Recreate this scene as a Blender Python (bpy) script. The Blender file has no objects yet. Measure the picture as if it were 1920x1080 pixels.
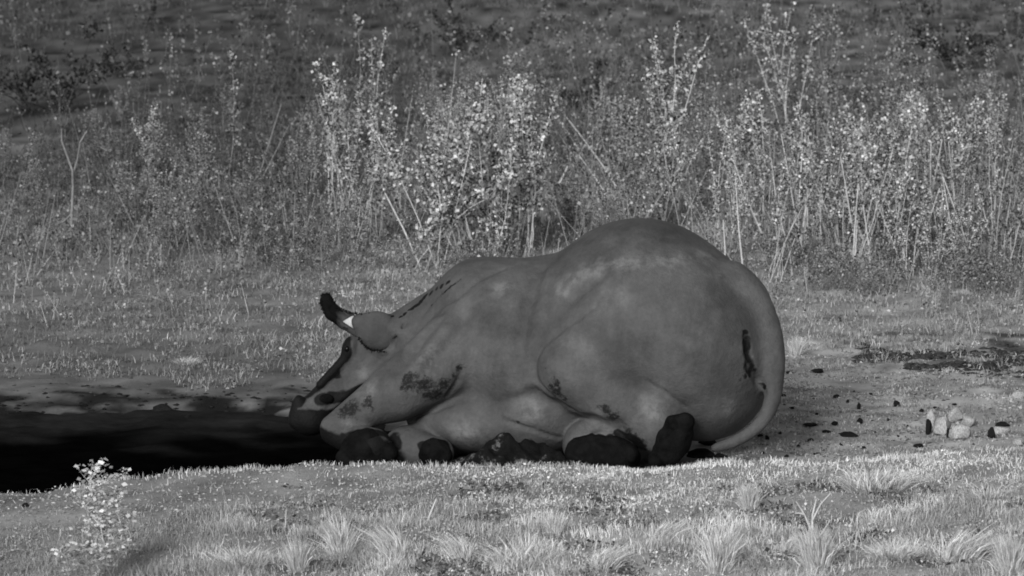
import bpy, math, random
import numpy as np
from mathutils import Vector, Matrix
R = math.radians
scene = bpy.context.scene
col = scene.collection

# ------------------------------------------------------------------ camera, light, exposure
CAM = np.array((0.0, -30.0, 5.5)); PITCH = R(8.5)
PX = 6.2/1920/30.0                                    # radians per photo pixel (telephoto)
cam_d = bpy.data.cameras.new('camera'); cam = bpy.data.objects.new('camera', cam_d); col.objects.link(cam)
cam.location = CAM; cam.rotation_euler = (math.pi/2-PITCH, 0, 0)
cam_d.sensor_width = 36; cam_d.lens = 36/(1920*PX); cam_d.clip_start = .5; cam_d.clip_end = 2500
cam_d.dof.use_dof = True; cam_d.dof.focus_distance = 30.2; cam_d.dof.aperture_fstop = 5.6
scene.camera = cam
scene.render.engine = 'CYCLES'; scene.cycles.filter_width = 1.8     # soft telephoto video look
SUN_EL, SUN_AZ = R(27), R(200)                        # low soft light from behind the camera, a little to the left
w = bpy.data.worlds.new('World'); scene.world = w; w.use_nodes = True
nt = w.node_tree; nt.nodes.clear()
sky = nt.nodes.new('ShaderNodeTexSky'); sky.sky_type = 'NISHITA'; sky.sun_disc = False
sky.sun_elevation = SUN_EL; sky.sun_rotation = SUN_AZ
bw = nt.nodes.new('ShaderNodeRGBToBW'); bg = nt.nodes.new('ShaderNodeBackground'); wo = nt.nodes.new('ShaderNodeOutputWorld')
nt.links.new(sky.outputs[0], bw.inputs[0]); nt.links.new(bw.outputs[0], bg.inputs[0]); nt.links.new(bg.outputs[0], wo.inputs[0])
bg.inputs[1].default_value = 0.105
sd = bpy.data.lights.new('sun', 'SUN'); sd.energy = 2.8; sd.angle = R(18); sd.color = (1, 1, 1)
so = bpy.data.objects.new('sun', sd); col.objects.link(so)
sdir = Vector((math.sin(SUN_AZ)*math.cos(SUN_EL), math.cos(SUN_AZ)*math.cos(SUN_EL), math.sin(SUN_EL)))
so.rotation_euler = sdir.to_track_quat('Z', 'Y').to_euler(); so.location = (-6, -20, 14)
vs = scene.view_settings
vs.view_transform = 'Standard'; vs.look = 'None'; vs.exposure = 0.26; vs.gamma = 1; vs.use_curve_mapping = False

# ------------------------------------------------------------------ helpers
rng = np.random.default_rng(11)
random.seed(5)
def ray(px, py):
    a = math.tan((px-960)*PX); b = math.tan((540-py)*PX)
    f = np.array((0, math.cos(PITCH), -math.sin(PITCH))); u = np.array((0, math.sin(PITCH), math.cos(PITCH)))
    return f + np.array((a, 0, 0)) + u*b
def at(px, py, Y):
    d = ray(px, py); return CAM + d*((Y-CAM[1])/d[1])
def sz(px, Y=0.0):
    return px*PX*(Y+30.3)
_ph = np.random.default_rng(3).uniform(0, 6.28, (8, 12)); _dr = np.random.default_rng(4).uniform(0, 6.28, (8, 12))
def nz(x, y, scale, ch=0):
    """smooth 2D noise, roughly -1..1, feature size = scale metres"""
    s = 0
    for i in range(12):
        f = (0.6+0.13*i)*2.6/scale
        s = s + np.sin((x*math.cos(_dr[ch, i])+y*math.sin(_dr[ch, i]))*f + _ph[ch, i] + 1.3*np.sin((y*math.cos(_dr[ch, i])-x*math.sin(_dr[ch, i]))*f*.45+_ph[ch, (i+5) % 12]))
    return s/4.0
def sstep(a, b, x):
    t = np.clip((x-a)/(b-a), 0, 1); return t*t*(3-2*t)

CX = np.array([-60, -3.4, -2.75, -2.2, -1.65, -1.2, -.5, 0, .4, .9, 1.5, 2.3, 3.2, 60])
CZ = np.array([.02, .02, -.005, .055, .115, .15, .16, .135, .125, .14, .16, .20, .25, .25])
def terrain(x, y):
    x = np.asarray(x, float); y = np.asarray(y, float)
    crest = -1.22 + .05*np.sin(x*2.1) + .03*np.sin(x*5.3+1)
    h = np.interp(x, CX, CZ)
    front = sstep(.28, -.05, y-crest)
    pit = -.12*sstep(-.55, -1.0, x)*sstep(2.25, 1.1, y+.16*nz(x, y, .5, 1))
    rise = .10*nz(x, y, 7, 2)*sstep(5, 12, y)
    rough = .012*nz(x, y, .35, 3) + .007*nz(x, y, .12, 4) + .022*nz(x, y*1.8, .9, 6)*sstep(-1.4, -2.2, y)
    far = .9*sstep(60, 250, y)*nz(x, y, 60, 5)
    z = front*(h + .012*nz(x, y, .5, 5)) + (1-front)*pit + rise + rough + far
    # shallow scrape in the right middle ground, low mound far left
    return z
def ground_at(px, py):
    """world point of the terrain under a photo pixel"""
    d = ray(px, py); t = np.linspace(22, 75, 1500)
    P = CAM[None] + d[None]*t[:, None]; zz = terrain(P[:, 0], P[:, 1])
    k = np.argmax(P[:, 2] < zz)
    if k == 0: k = len(t)-1
    return np.array((P[k, 0], P[k, 1], zz[k]))

def mesh_np(name, V, quads=None, tris=None, tone=None, smooth=False):
    V = np.asarray(V, np.float32).reshape(-1, 3)
    me = bpy.data.meshes.new(name)
    me.vertices.add(len(V)); me.vertices.foreach_set('co', V.ravel())
    q = np.zeros((0, 4), np.int32) if quads is None else np.asarray(quads, np.int32).reshape(-1, 4)
    t = np.zeros((0, 3), np.int32) if tris is None else np.asarray(tris, np.int32).reshape(-1, 3)
    me.loops.add(q.size+t.size); me.loops.foreach_set('vertex_index', np.concatenate([q.ravel(), t.ravel()]))
    me.polygons.add(len(q)+len(t))
    me.polygons.foreach_set('loop_start', np.concatenate([np.arange(len(q))*4, q.size+np.arange(len(t))*3]).astype(np.int32))
    me.update(calc_edges=True)
    if smooth: me.polygons.foreach_set('use_smooth', np.ones(len(q)+len(t), bool))
    if tone is not None:
        a = me.attributes.new('tone', 'FLOAT', 'POINT'); a.data.foreach_set('value', np.asarray(tone, np.float32))
    me.validate()
    return me
def obj(name, me, mat, parent=None):
    o = bpy.data.objects.new(name, me); col.objects.link(o)
    if mat is not None and not me.materials: me.materials.append(mat)
    if parent is not None: o.parent = parent
    return o
def empty(name, loc=(0, 0, 0)):
    o = bpy.data.objects.new(name, None); o.empty_display_size = .1; col.objects.link(o); o.location = loc; return o
def tag(o, label=None, cat=None, group=None, kind=None):
    for k, v in (('label', label), ('category', cat), ('group', group), ('kind', kind)):
        if v: o[k] = v
    return o
def copy_tree(o, parent=None):
    c = o.copy(); col.objects.link(c)
    if parent is not None: c.parent = parent
    for ch in o.children: copy_tree(ch, c)
    return c

# ------------------------------------------------------------------ materials (monochrome night camera: all greys)
def newmat(name):
    m = bpy.data.materials.new(name); m.use_nodes = True; n = m.node_tree; n.nodes.clear()
    out = n.nodes.new('ShaderNodeOutputMaterial'); b = n.nodes.new('ShaderNodeBsdfPrincipled')
    n.links.new(b.outputs[0], out.inputs[0]); b.inputs['Roughness'].default_value = .95
    b.inputs['Specular IOR Level'].default_value = .12
    return m, n, b, out
def N(n, t, **k):
    x = n.nodes.new(t)
    for a, v in k.items(): setattr(x, a, v)
    return x
def noise(n, scale, det=4, rough=.6, vec=None):
    x = N(n, 'ShaderNodeTexNoise'); x.inputs['Scale'].default_value = scale; x.inputs['Detail'].default_value = det; x.inputs['Roughness'].default_value = rough
    if vec is not None: n.links.new(vec, x.inputs['Vector'])
    return x.outputs[0]
def ramp(n, fac, stops):
    r = N(n, 'ShaderNodeValToRGB'); e = r.color_ramp.elements
    while len(e) < len(stops): e.new(.5)
    for i, (p, v) in enumerate(stops): e[i].position = p; e[i].color = (v, v, v, 1)
    n.links.new(fac, r.inputs[0]); return r.outputs[0]
def mth(n, op, a, b=None, c=None, clamp=False):
    m = N(n, 'ShaderNodeMath', operation=op); m.use_clamp = clamp
    for i, v in enumerate((a, b, c)):
        if v is None: continue
        if isinstance(v, (int, float)): m.inputs[i].default_value = v
        else: n.links.new(v, m.inputs[i])
    return m.outputs[0]
def bump(n, b, h, strength, dist):
    x = N(n, 'ShaderNodeBump'); x.inputs['Strength'].default_value = strength; x.inputs['Distance'].default_value = dist
    n.links.new(h, x.inputs['Height']); n.links.new(x.outputs[0], b.inputs['Normal'])
def blade_mat(name, lo, hi, transl=.25):
    """thin dry blades or leaves: tone attribute picks a grey between lo and hi"""
    m, n, b, out = newmat(name)
    a = N(n, 'ShaderNodeAttribute', attribute_name='tone')
    c = ramp(n, a.outputs['Fac'], [(0, lo), (.6, (lo+hi)*.5), (1, hi)])
    n.links.new(c, b.inputs['Base Color'])
    t = N(n, 'ShaderNodeBsdfTranslucent'); n.links.new(c, t.inputs[0])
    mx = N(n, 'ShaderNodeMixShader'); mx.inputs[0].default_value = transl
    n.links.new(b.outputs[0], mx.inputs[1]); n.links.new(t.outputs[0], mx.inputs[2]); n.links.new(mx.outputs[0], out.inputs[0])
    return m
def rock_mat(name, lo, hi, scale=9):
    m, n, b, out = newmat(name)
    tc = N(n, 'ShaderNodeTexCoord'); f = noise(n, scale, 6, .65, tc.outputs['Object'])
    n.links.new(ramp(n, f, [(.3, lo), (.7, hi)]), b.inputs['Base Color']); bump(n, b, noise(n, scale*3, 6, .7, tc.outputs['Object']), .6, .02)
    return m

# ground: 'tone' attribute = dryness/paleness of the soil there, plus painted illuminator falloff
def ground_mat():
    m, n, b, out = newmat('soil')
    tc = N(n, 'ShaderNodeTexCoord').outputs['Object']
    a = N(n, 'ShaderNodeAttribute', attribute_name='tone').outputs['Fac']
    f1 = noise(n, 3.2, 8, .68, tc); f2 = noise(n, 28, 6, .75, tc); f3 = noise(n, .55, 4, .6, tc)
    s = mth(n, 'ADD', mth(n, 'MULTIPLY', f1, .5), mth(n, 'MULTIPLY', f2, .5))
    v = mth(n, 'MULTIPLY_ADD', mth(n, 'SUBTRACT', s, .5), .95, 1.0)
    v = mth(n, 'MULTIPLY', v, mth(n, 'MULTIPLY_ADD', mth(n, 'SUBTRACT', f3, .5), .5, 1.0))
    c = mth(n, 'MULTIPLY', a, v, clamp=True)
    n.links.new(c, b.inputs['Base Color'])
    bump(n, b, mth(n, 'ADD', f1, mth(n, 'MULTIPLY', f2, .35)), .7, .03)
    return m
M = {
 'soil': ground_mat(),
 'grass_pale': blade_mat('pale_dry_grass', .30, .97),
 'straw': blade_mat('straw', .40, .95),
 'grass_mid': blade_mat('mid_grey_grass', .15, .62),
 'litter': blade_mat('low_leafy_cover', .06, .25),
 'leaf_pale': blade_mat('pale_seed_heads', .04, .95, .3),
 'leaf_bright': blade_mat('bright_seed_heads', .22, .95, .3),
 'leaf_mid': blade_mat('mid_grey_leaves', .04, .60, .35),
 'leaf_dark': blade_mat('dark_leaves', .015, .13, .2),
 'leaf_falloff2': blade_mat('falloff_leaves_mid', .05, .44, .3),  # illuminator falloff on the left painted into the leaf grey
 'leaf_dull': blade_mat('falloff_leaves', .04, .22, .3),  # darker still: falloff to the left and far back painted in
 'stem_pale': rock_mat('pale_stalk', .38, .70, 14),
 'stem_mid': rock_mat('grey_stalk', .14, .30, 14),
 'stem_dark': rock_mat('dark_twig', .02, .05, 14),
 'clod': rock_mat('dark_dung', .006, .03, 20),
 'clod_soft': rock_mat('old_dung', .012, .07, 20),
 'clod_mid': rock_mat('grey_clod', .04, .10, 20),
 'stone': rock_mat('pale_stone', .20, .66, 7),
 'black_mud': rock_mat('black_mud', .003, .008, 6),
}
mm, n_, b_, o_ = newmat('wet_mud')
tc_ = N(n_, 'ShaderNodeTexCoord').outputs['Object']
a_ = N(n_, 'ShaderNodeAttribute', attribute_name='tone').outputs['Fac']
f_ = noise(n_, 2.4, 7, .7, tc_)
n_.links.new(mth(n_, 'MULTIPLY', a_, mth(n_, 'MULTIPLY_ADD', mth(n_, 'SUBTRACT', f_, .45), 3.2, .9), clamp=True), b_.inputs['Base Color'])
b_.inputs['Roughness'].default_value = 1; b_.inputs['Specular IOR Level'].default_value = 0
bump(n_, b_, f_, .5, .03)
M['wet_mud'] = mm

# ------------------------------------------------------------------ ground sheet
def axis(lo, hi, d0, a, b, g=1.22, soft=0):
    xs = list(np.arange(a, b+1e-6, d0)); d = d0
    while xs[-1] < hi: d *= (1.022 if xs[-1] < soft else g); xs.append(xs[-1]+d)
    d = d0
    while xs[0] > lo: d *= g; xs.insert(0, xs[0]-d)
    return np.array(xs)
def grid(xs, ys, zf, tonef):
    Xg, Yg = np.meshgrid(xs, ys); Z = zf(Xg, Yg); nx, ny = len(xs), len(ys)
    i = np.arange(nx*ny).reshape(ny, nx)
    q = np.stack([i[:-1, :-1], i[:-1, 1:], i[1:, 1:], i[1:, :-1]], -1).reshape(-1, 4)
    return np.stack([Xg, Yg, Z], -1).reshape(-1, 3), q, tonef(Xg, Yg).ravel()
def soil_tone(x, y):
    t = .30 + 0*x
    t = t - .05*sstep(-.9, -1.3, y)                                   # pale bank in front
    t = t*(1-.15*sstep(-.7, -2.0, x)*sstep(-.9, -1.3, y))
    t = t*(1+.22*nz(x, y*1.7, .5, 4)+.14*nz(x, y*1.5, .16, 5))
    t = t - .10*sstep(9, 14, y) - .085*sstep(13, 19, y)  # illuminator falloff with distance painted into the soil
    t = t*(1-.56*sstep(-.4, -1.6, x)*sstep(.2, 1.5, y)*(1-.3*sstep(3, 6, y)))                # darker soil on the left, illuminator falloff painted in
    e = y - (1.90+.08*nz(x, y, .5, 6)) + .35*sstep(-1.2, -.6, x)
    wet = sstep(.40, -.20, e + .24*nz(x, y*1.6, .3, 7)+.16*nz(x, y*1.5, .13, 1))*sstep(-.45, -.95, x)*sstep(-1.3, -1.05, y)
    t = t*(1-wet) + .010*wet
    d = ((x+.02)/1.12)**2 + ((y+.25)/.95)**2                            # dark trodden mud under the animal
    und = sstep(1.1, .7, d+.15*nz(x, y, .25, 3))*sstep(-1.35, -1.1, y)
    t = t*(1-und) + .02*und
    dk = sstep(.1, .9, nz(x, y*1.5, .3, 2)+nz(x*.5, y*2.2, .5, 6)*.7)*sstep(2.0, 2.6, x)*sstep(2.9, 3.6, y)*sstep(5.3, 4.6, y)
    t = t*(1-.72*dk)
    t = t*(1+.35*nz(x, y*1.6, .22, 6)*nz(x, y*1.4, .6, 2)*sstep(1.0, 1.6, x)*sstep(-1.2, -.9, y)*sstep(5, 3.5, y))
    return np.clip(t, .004, .6)
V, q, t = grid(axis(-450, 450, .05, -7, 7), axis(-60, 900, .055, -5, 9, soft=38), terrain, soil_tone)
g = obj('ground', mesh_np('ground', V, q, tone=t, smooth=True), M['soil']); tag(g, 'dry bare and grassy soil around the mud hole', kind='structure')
# wet black mud filling the pit
def mudz(x, y): return -.062 + .010*nz(x, y, .4, 2) + .006*nz(x, y, .13, 5) + .0*x
def mudtone(x, y):
    return .0015 + .016*sstep(.4, 1.5, y+.35*nz(x, y*1.5, .5, 1)) 
xs = np.arange(-9, -.44, .06); ys = np.arange(-1.45, 2.5, .05)
V, q, t = grid(xs, ys, mudz, mudtone)
g = obj('mud', mesh_np('mud', V, q, tone=t, smooth=True), M['wet_mud']); tag(g, 'black wet mud in the wallow hole', kind='structure')

# ------------------------------------------------------------------ the animal: signed distance sculpt, meshed with surface nets
def ell(c, r, rot=None):
    c = np.asarray(c, float); r = np.asarray(r, float); Rm = None if rot is None else np.array(Matrix.Rotation(rot[0], 3, rot[1]))
    def f(P):
        p = P - c
        if Rm is not None: p = p @ Rm
        k0 = np.sqrt(((p/r)**2).sum(-1)); k1 = np.sqrt(((p/(r*r))**2).sum(-1))+1e-9
        return k0*(k0-1)/k1
    return f
def cone(a, b, ra, rb):
    a = np.asarray(a, float); b = np.asarray(b, float); ba = b-a; L2 = (ba*ba).sum()
    def f(P):
        pa = P-a; h = np.clip((pa@ba)/L2, 0, 1)
        return np.sqrt(((pa-h[..., None]*ba)**2).sum(-1)) - (ra+(rb-ra)*h)
    return f
def smin(a, b, k):
    h = np.clip(.5+.5*(b-a)/k, 0, 1); return b+(a-b)*h-k*h*(1-h)
def smax(a, b, k): return -smin(-a, -b, k)
def E(px, py, Y, rx, ry, rz_m, rot=None):
    """ellipsoid by photo pixel centre, pixel radii across and up, depth radius in metres"""
    return ell(at(px, py, Y), (sz(rx, Y), rz_m, sz(ry, Y)), None if rot is None else (R(rot), 'Y'))
def K(p0, p1):
    (x0, y0, Y0, r0), (x1, y1, Y1, r1) = p0, p1
    return cone(at(x0, y0, Y0), at(x1, y1, Y1), sz(r0, Y0), sz(r1, Y1))
PR = []   # (function, smoothing k)
PR += [
 (E(1200, 600, -.02, 195, 192, .60), .1),            # hips and loins
 (E(1292, 654, -.15, 172, 160, .60), .2),           # rump
 (E(1322, 730, -.12, 104, 92, .50), .10),           # buttock low
 (E(1050, 675, .10, 205, 180, .62), .18),            # barrel
 (E(925, 640, .22, 130, 146, .52), .14),             # shoulder
 (K((900, 560, .25, 66), (800, 640, .35, 74)), .12), # neck crest
 (K((810, 625, .32, 68), (725, 652, .42, 50)), .07), # neck
 (E(752, 616, .27, 36, 26, .12), .06),
 (K((900, 564, .22, 72), (1015, 556, .12, 72)), .10),
 (E(930, 780, .05, 170, 72, .45), .08),              # chest and brisket on the ground
 (E(1010, 765, -.05, 120, 84, .42), .06),            # belly
]
# head: cranium, long face, muzzle
HD = [
 (E(702, 668, .40, 48, 60, .17), .02),
 (K((688, 682, .38, 40), (592, 762, .36, 27)), .05),
 (E(580, 783, .34, 38, 34, .13, 12), .04),
 (E(657, 652, .33, 16, 24, .08, 20), .02),
 (K((655, 664, .30, 10), (600, 722, .29, 8)), .03), (K((560, 752, .30, 12), (553, 790, .29, 12)), .03),
]
# near front leg folded back on its knee
FL = [
 (K((850, 665, -.10, 78), (744, 734, -.22, 54)), .05),
 (K((744, 734, -.22, 54), (624, 800, -.30, 23)), .05),
 (K((626, 810, -.28, 25), (700, 838, -.42, 36)), .03),
]
FF = [ (K((900, 800, .0, 44), (760, 838, -.22, 38)), .04), (K((760, 838, -.22, 38), (822, 850, -.38, 30)), .03) ]
# near hind leg: thigh, shank, foot
HL = [
 (E(1150, 655, -.42, 130, 105, .26, -28), .03),
 (E(1068, 690, -.42, 66, 68, .24), .07),
 (K((1070, 706, -.46, 56), (1222, 790, -.55, 52)), .06),
 (K((1215, 795, -.55, 48), (1262, 826, -.64, 36)), .04),
]
HF = [ (E(1122, 834, -.48, 68, 54, .22), .03) ]
def chain(pts, k0, k1):
    n = len(pts); out = []
    for i in range(n-1):
        for j in range(3):
            def cr(t, c):
                p = [pts[max(i-1, 0)][c], pts[i][c], pts[i+1][c], pts[min(i+2, n-1)][c]]
                return .5*((2*p[1])+(-p[0]+p[2])*t+(2*p[0]-5*p[1]+4*p[2]-p[3])*t*t+(-p[0]+3*p[1]-3*p[2]+p[3])*t**3)
            a_ = tuple(cr(j/3, c) for c in range(4)); b_ = tuple(cr((j+1)/3, c) for c in range(4))
            out.append((K(a_, b_), k0 if i < 1 else k1))
    return out
TL = chain([(1370, 520, -.24, 30), (1422, 590, -.36, 30), (1444, 655, -.44, 25), (1450, 715, -.49, 17), (1443, 765, -.54, 12.5), (1415, 804, -.60, 10), (1374, 829, -.62, 9), (1338, 840, -.64, 6)], .10, .03)
def group(P, prims):
    d = None
    for f, k in prims:
        v = f(P); d = v if d is None else smin(d, v, k)
    return d
GR = []   # grooves, filled below
def body_sdf(P, carve=True):
    d = group(P, PR)
    d = smin(d, group(P, HD), .045)
    d = smin(d, group(P, FL), .035)
    d = smin(d, group(P, FF), .02)
    d = smin(d, group(P, HL), .06)
    d = smin(d, group(P, HF), .02)
    d = smin(d, group(P, TL), .055)
    if carve:
        for f, k in GR: d = smax(d, -f(P), k)
    return d
def surf(px, py):
    """first point of the sculpt met from the front"""
    d = ray(px, py); d = d/np.linalg.norm(d); t = 28.0
    for _ in range(90):
        p = CAM+d*t; v = float(body_sdf(p[None], False)[0])
        if v < .002: break
        t += v*.8
        if t > 34: return None
    return CAM+d*t
def crease(pts, r0=.020, r1=.020, k=.03):
    S = [surf(*p) for p in pts]; S = [s for s in S if s is not None]
    for i in range(len(S)-1):
        a = i/max(1, len(S)-1); rr = .35+.65*math.sin(math.pi*(a+.5/len(S)))
        GR.append((cone(S[i], S[i+1], r0*rr, r1*rr), k))
creases = [
 ([(1118, 572), (1085, 597), (1048, 622), (1015, 650), (1001, 680), (1004, 712), (1030, 740), (1070, 768), (1112, 797)], .014),
 ([(762, 604), (735, 648), (704, 686)], .014), ([(712, 674), (690, 696), (668, 714), (642, 738), (614, 766)], .012),
 ([(905, 520), (860, 556), (812, 588), (775, 628)], .011),
 ([(945, 503), (905, 520)], .012),
 ([(860, 522), (822, 552), (790, 590)], .010),
 ([(722, 806), (770, 787), (815, 770), (850, 756)], .011),
 ([(880, 772), (940, 786), (1000, 806), (1050, 822)], .009),
 ([(868, 690), (858, 716), (838, 744)], .013),
 ([(1214, 716), (1250, 738), (1286, 764)], .008),
 ([(1398, 628), (1402, 660), (1408, 690), (1422, 715), (1432, 738)], .026),
]
for pts, r in creases: crease(pts, r, r, .025)
for pts in ([(1012, 505), (992, 560), (978, 620), (975, 670)], [(880, 580), (850, 640), (800, 690)],
            [(930, 760), (1000, 742), (1040, 760)], [(1120, 520), (1070, 560)], [(820, 600), (775, 655), (745, 690)], [(700, 640), (680, 690)], [(660, 700), (625, 735)], [(1090, 820), (1110, 795), (1160, 800)]):
    crease(pts, .013, .013, .09)
def grid_sdf(f, lo, hi, h):
    lo = np.array(lo); n = np.ceil((np.array(hi)-lo)/h).astype(int)+1
    xs = [lo[i]+np.arange(n[i])*h for i in range(3)]
    out = np.empty(n, np.float32)
    Yg, Zg = np.meshgrid(xs[1], xs[2], indexing='ij')
    for i0 in range(0, n[0], 16):
        xx = xs[0][i0:i0+16]
        P = np.empty((len(xx), n[1], n[2], 3)); P[..., 0] = xx[:, None, None]; P[..., 1] = Yg; P[..., 2] = Zg
        out[i0:i0+16] = f(P)
    return out, lo, h
def surface_nets(S, lo, h):
    n = np.array(S.shape); ins = S < 0
    c = [S[i:n[0]-1+i, j:n[1]-1+j, k:n[2]-1+k] for i in (0, 1) for j in (0, 1) for k in (0, 1)]
    cnt = sum((a < 0).astype(np.int8) for a in c); act = (cnt > 0) & (cnt < 8)
    idx = np.full(act.shape, -1, np.int32); idx[act] = np.arange(act.sum())
    corners = [(i, j, k) for i in (0, 1) for j in (0, 1) for k in (0, 1)]; vals = np.stack([a[act] for a in c], 1)
    P = np.zeros((len(vals), 3)); W = np.zeros(len(vals))
    for a in range(8):
        for b in range(a+1, 8):
            A, B = np.array(corners[a]), np.array(corners[b])
            if abs(A-B).sum() != 1: continue
            va, vb = vals[:, a], vals[:, b]; m = (va < 0) != (vb < 0)
            t = np.where(m, va/np.where(m, va-vb, 1), 0)
            P += m[:, None]*(A+(B-A)*t[:, None]); W += m
    P = P/W[:, None] + np.argwhere(act); V = lo+P*h
    Q = []
    for ax in range(3):
        o = [x for x in range(3) if x != ax]
        sl0 = [slice(1, -1)]*3; sl0[ax] = slice(0, n[ax]-1); sl1 = list(sl0); sl1[ax] = slice(1, n[ax])
        a = ins[tuple(sl0)]; b = ins[tuple(sl1)]; e = np.argwhere(a != b); fl = a[a != b]
        off = np.zeros(3, int); off[o[0]] = 1; off[o[1]] = 1; e = e+off
        def g(d0, d1):
            e2 = e.copy(); e2[:, o[0]] -= d0; e2[:, o[1]] -= d1; return idx[e2[:, 0], e2[:, 1], e2[:, 2]]
        qd = np.stack([g(1, 1), g(0, 1), g(0, 0), g(1, 0)], 1)
        flip = fl if ax != 1 else ~fl
        qd[~flip] = qd[~flip][:, ::-1]; Q.append(qd)
    return V, np.concatenate(Q)
S_, lo_, h_ = grid_sdf(body_sdf, (-1.55, -1.05, -.2), (1.85, 1.1, 1.75), .0135)
V, q = surface_nets(S_, lo_, h_)
# skin markings: dried mud, wet stains and some painted shading, by place on the hide
def n3(V, f, ph):
    return (np.sin(V[:, 0]*f+ph+1.7*np.sin(V[:, 2]*f*.7+ph*2))+np.sin(V[:, 2]*f*1.3+ph*3+1.5*np.sin(V[:, 0]*f*.8+V[:, 1]*f))+np.sin((V[:, 0]+V[:, 2]+V[:, 1])*f*.9+ph*5))/3
Wv = V+np.stack([n3(V, 38, 1), n3(V, 33, 2)*.5, n3(V, 41, 3)], 1)*.018+np.stack([n3(V, 90, 4), n3(V, 90, 2)*.5, n3(V, 85, 6)], 1)*.008
def blotch(V, pts, r, join=0):
    m = np.zeros(len(V)); L = []
    for p in pts:
        s = surf(*p[:2])
        if s is not None: L.append((s, sz(p[2] if len(p) > 2 else r)))
    for (s, rr) in L:
        m = np.maximum(m, np.clip(1.35-np.sqrt(((Wv-s)**2).sum(1))/rr, 0, 1))
    return m
def line(pts, n=4):
    out = []
    for i in range(len(pts)-1):
        for j in range(n): out.append(tuple(pts[i][c]+(pts[i+1][c]-pts[i][c])*j/n for c in range(3)))
    return out+[pts[-1]]
mud = blotch(V, [(770, 712, 22), (795, 722, 26), (815, 738, 24), (835, 722, 18), (800, 745, 16), (862, 690, 12), (850, 706, 12), (760, 722, 14),
                 (1040, 715, 12), (1045, 735, 16), (1030, 722, 12), (1056, 748, 10), (1022, 692, 7), (1138, 768, 15), (1150, 778, 16), (1146, 792, 15), (1162, 800, 14), (1176, 810, 15), (1192, 820, 16), (1204, 830, 16), (1125, 764, 8),
                 (972, 795, 8), (660, 765, 26), (690, 755, 18), (640, 775, 18),
                 (1205, 838, 16), (1190, 830, 14)], 12)
mud = np.maximum(mud, .85*blotch(V, [(1398, 640, 8), (1402, 660, 9), (1406, 682, 9), (1416, 702, 10), (1398, 704, 7), (1386, 712, 6), (1430, 728, 5)], 8)*1.5)  # darkening of the cleft beside the tail, painted along its groove
wet = blotch(V, line([(655, 640, 9), (646, 660, 12), (643, 678, 13), (628, 694, 13), (608, 712, 12), (585, 730, 10), (562, 750, 9), (548, 772, 11)]) +
    line([(600, 750, 12), (620, 746, 15), (642, 742, 10), (662, 735, 6)], 3) +
    [(700, 836, 26), (680, 845, 24), (720, 845, 22), (546, 800, 18), (558, 818, 16), (580, 824, 16), (556, 788, 18), (575, 795, 26), (595, 790, 22), (560, 812, 22), (590, 812, 26), (606, 822, 22), (625, 832, 24), (645, 842, 24), (660, 848, 22), (640, 822, 12)] +
    line([(660, 815, 14), (690, 806, 10), (722, 812, 12), (742, 830, 14)], 3) + line([(1082, 838, 12), (1110, 818, 10), (1160, 816, 9), (1192, 826, 14), (1206, 846, 14)], 3) + line([(790, 838, 9), (812, 822, 7), (838, 830, 9)], 3) +
    line([(748, 594, 4), (775, 578, 6), (800, 552, 7), (838, 530, 5)]) + line([(808, 568, 3), (835, 545, 6), (862, 522, 3)]) +  # shading of the neck ridge and fold painted as dark lines
    line([(1399, 622, 6), (1401, 655, 11), (1405, 682, 13), (1414, 704, 11), (1430, 726, 5)]), 10)  # cleft beside the tail painted darker along its groove
# dark streak down the bridge of the nose, measured on the hide of the head
Vd = V-CAM; fx = np.array((0, math.cos(PITCH), -math.sin(PITCH))); ux = np.array((0, math.sin(PITCH), math.cos(PITCH)))
dp = Vd@fx; qx = 960+np.arctan(Vd[:, 0]/dp)/PX; qy = 540-np.arctan((Vd@ux)/dp)/PX
qx = qx+(Wv[:, 0]-V[:, 0])*150; qy = qy+(Wv[:, 2]-V[:, 2])*150
def near(pl):
    dd = np.full(len(V), 1e9)
    for (x0, y0), (x1, y1) in zip(pl[:-1], pl[1:]):
        bx, by = x1-x0, y1-y0; t_ = np.clip(((qx-x0)*bx+(qy-y0)*by)/(bx*bx+by*by), 0, 1); dd = np.minimum(dd, np.hypot(qx-x0-t_*bx, qy-y0-t_*by))
    return dd
onhead = (V[:, 1] > -.02) & (V[:, 0] < at(735, 640, .3)[0])
wet = np.maximum(wet, np.where(onhead, np.clip(1.35-near([(650, 638), (640, 672), (622, 696), (598, 718), (568, 742), (546, 766), (538, 800)])/11, 0, 1), 0))
wet = np.maximum(wet, np.where(onhead, np.clip(1.35-near([(560, 790), (590, 790), (620, 800)])/22, 0, 1), 0))
wet = np.maximum(wet, np.where(onhead, np.clip(1.35-near([(606, 750), (628, 745), (655, 742), (690, 726)])/11, 0, 1), 0))
wet = np.maximum(wet, np.where(onhead & (qx < 640), np.clip((qy-762)/14, 0, 1)*np.clip((650-qx)/20, 0, 1), 0))
pale = blotch(V, line([(1050, 540, 16), (1090, 512, 20), (1130, 500, 20), (1180, 492, 20), (1240, 490, 20), (1300, 486, 14)], 3)+[(1409, 655, 5), (1411, 668, 5), (1090, 510, 20), (1130, 500, 22), (1170, 492, 22), (1210, 490, 24), (1250, 500, 20), (1060, 540, 16), (1320, 480, 22), (1350, 515, 16), (940, 540, 22), (690, 730, 22), (655, 800, 14), (1370, 760, 20), (1000, 770, 25), (800, 670, 30), (675, 700, 18), (570, 755, 12), (870, 820, 28), (1120, 800, 30), (1220, 770, 30)], 20)
me = mesh_np('body', V, q, smooth=True)
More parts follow.
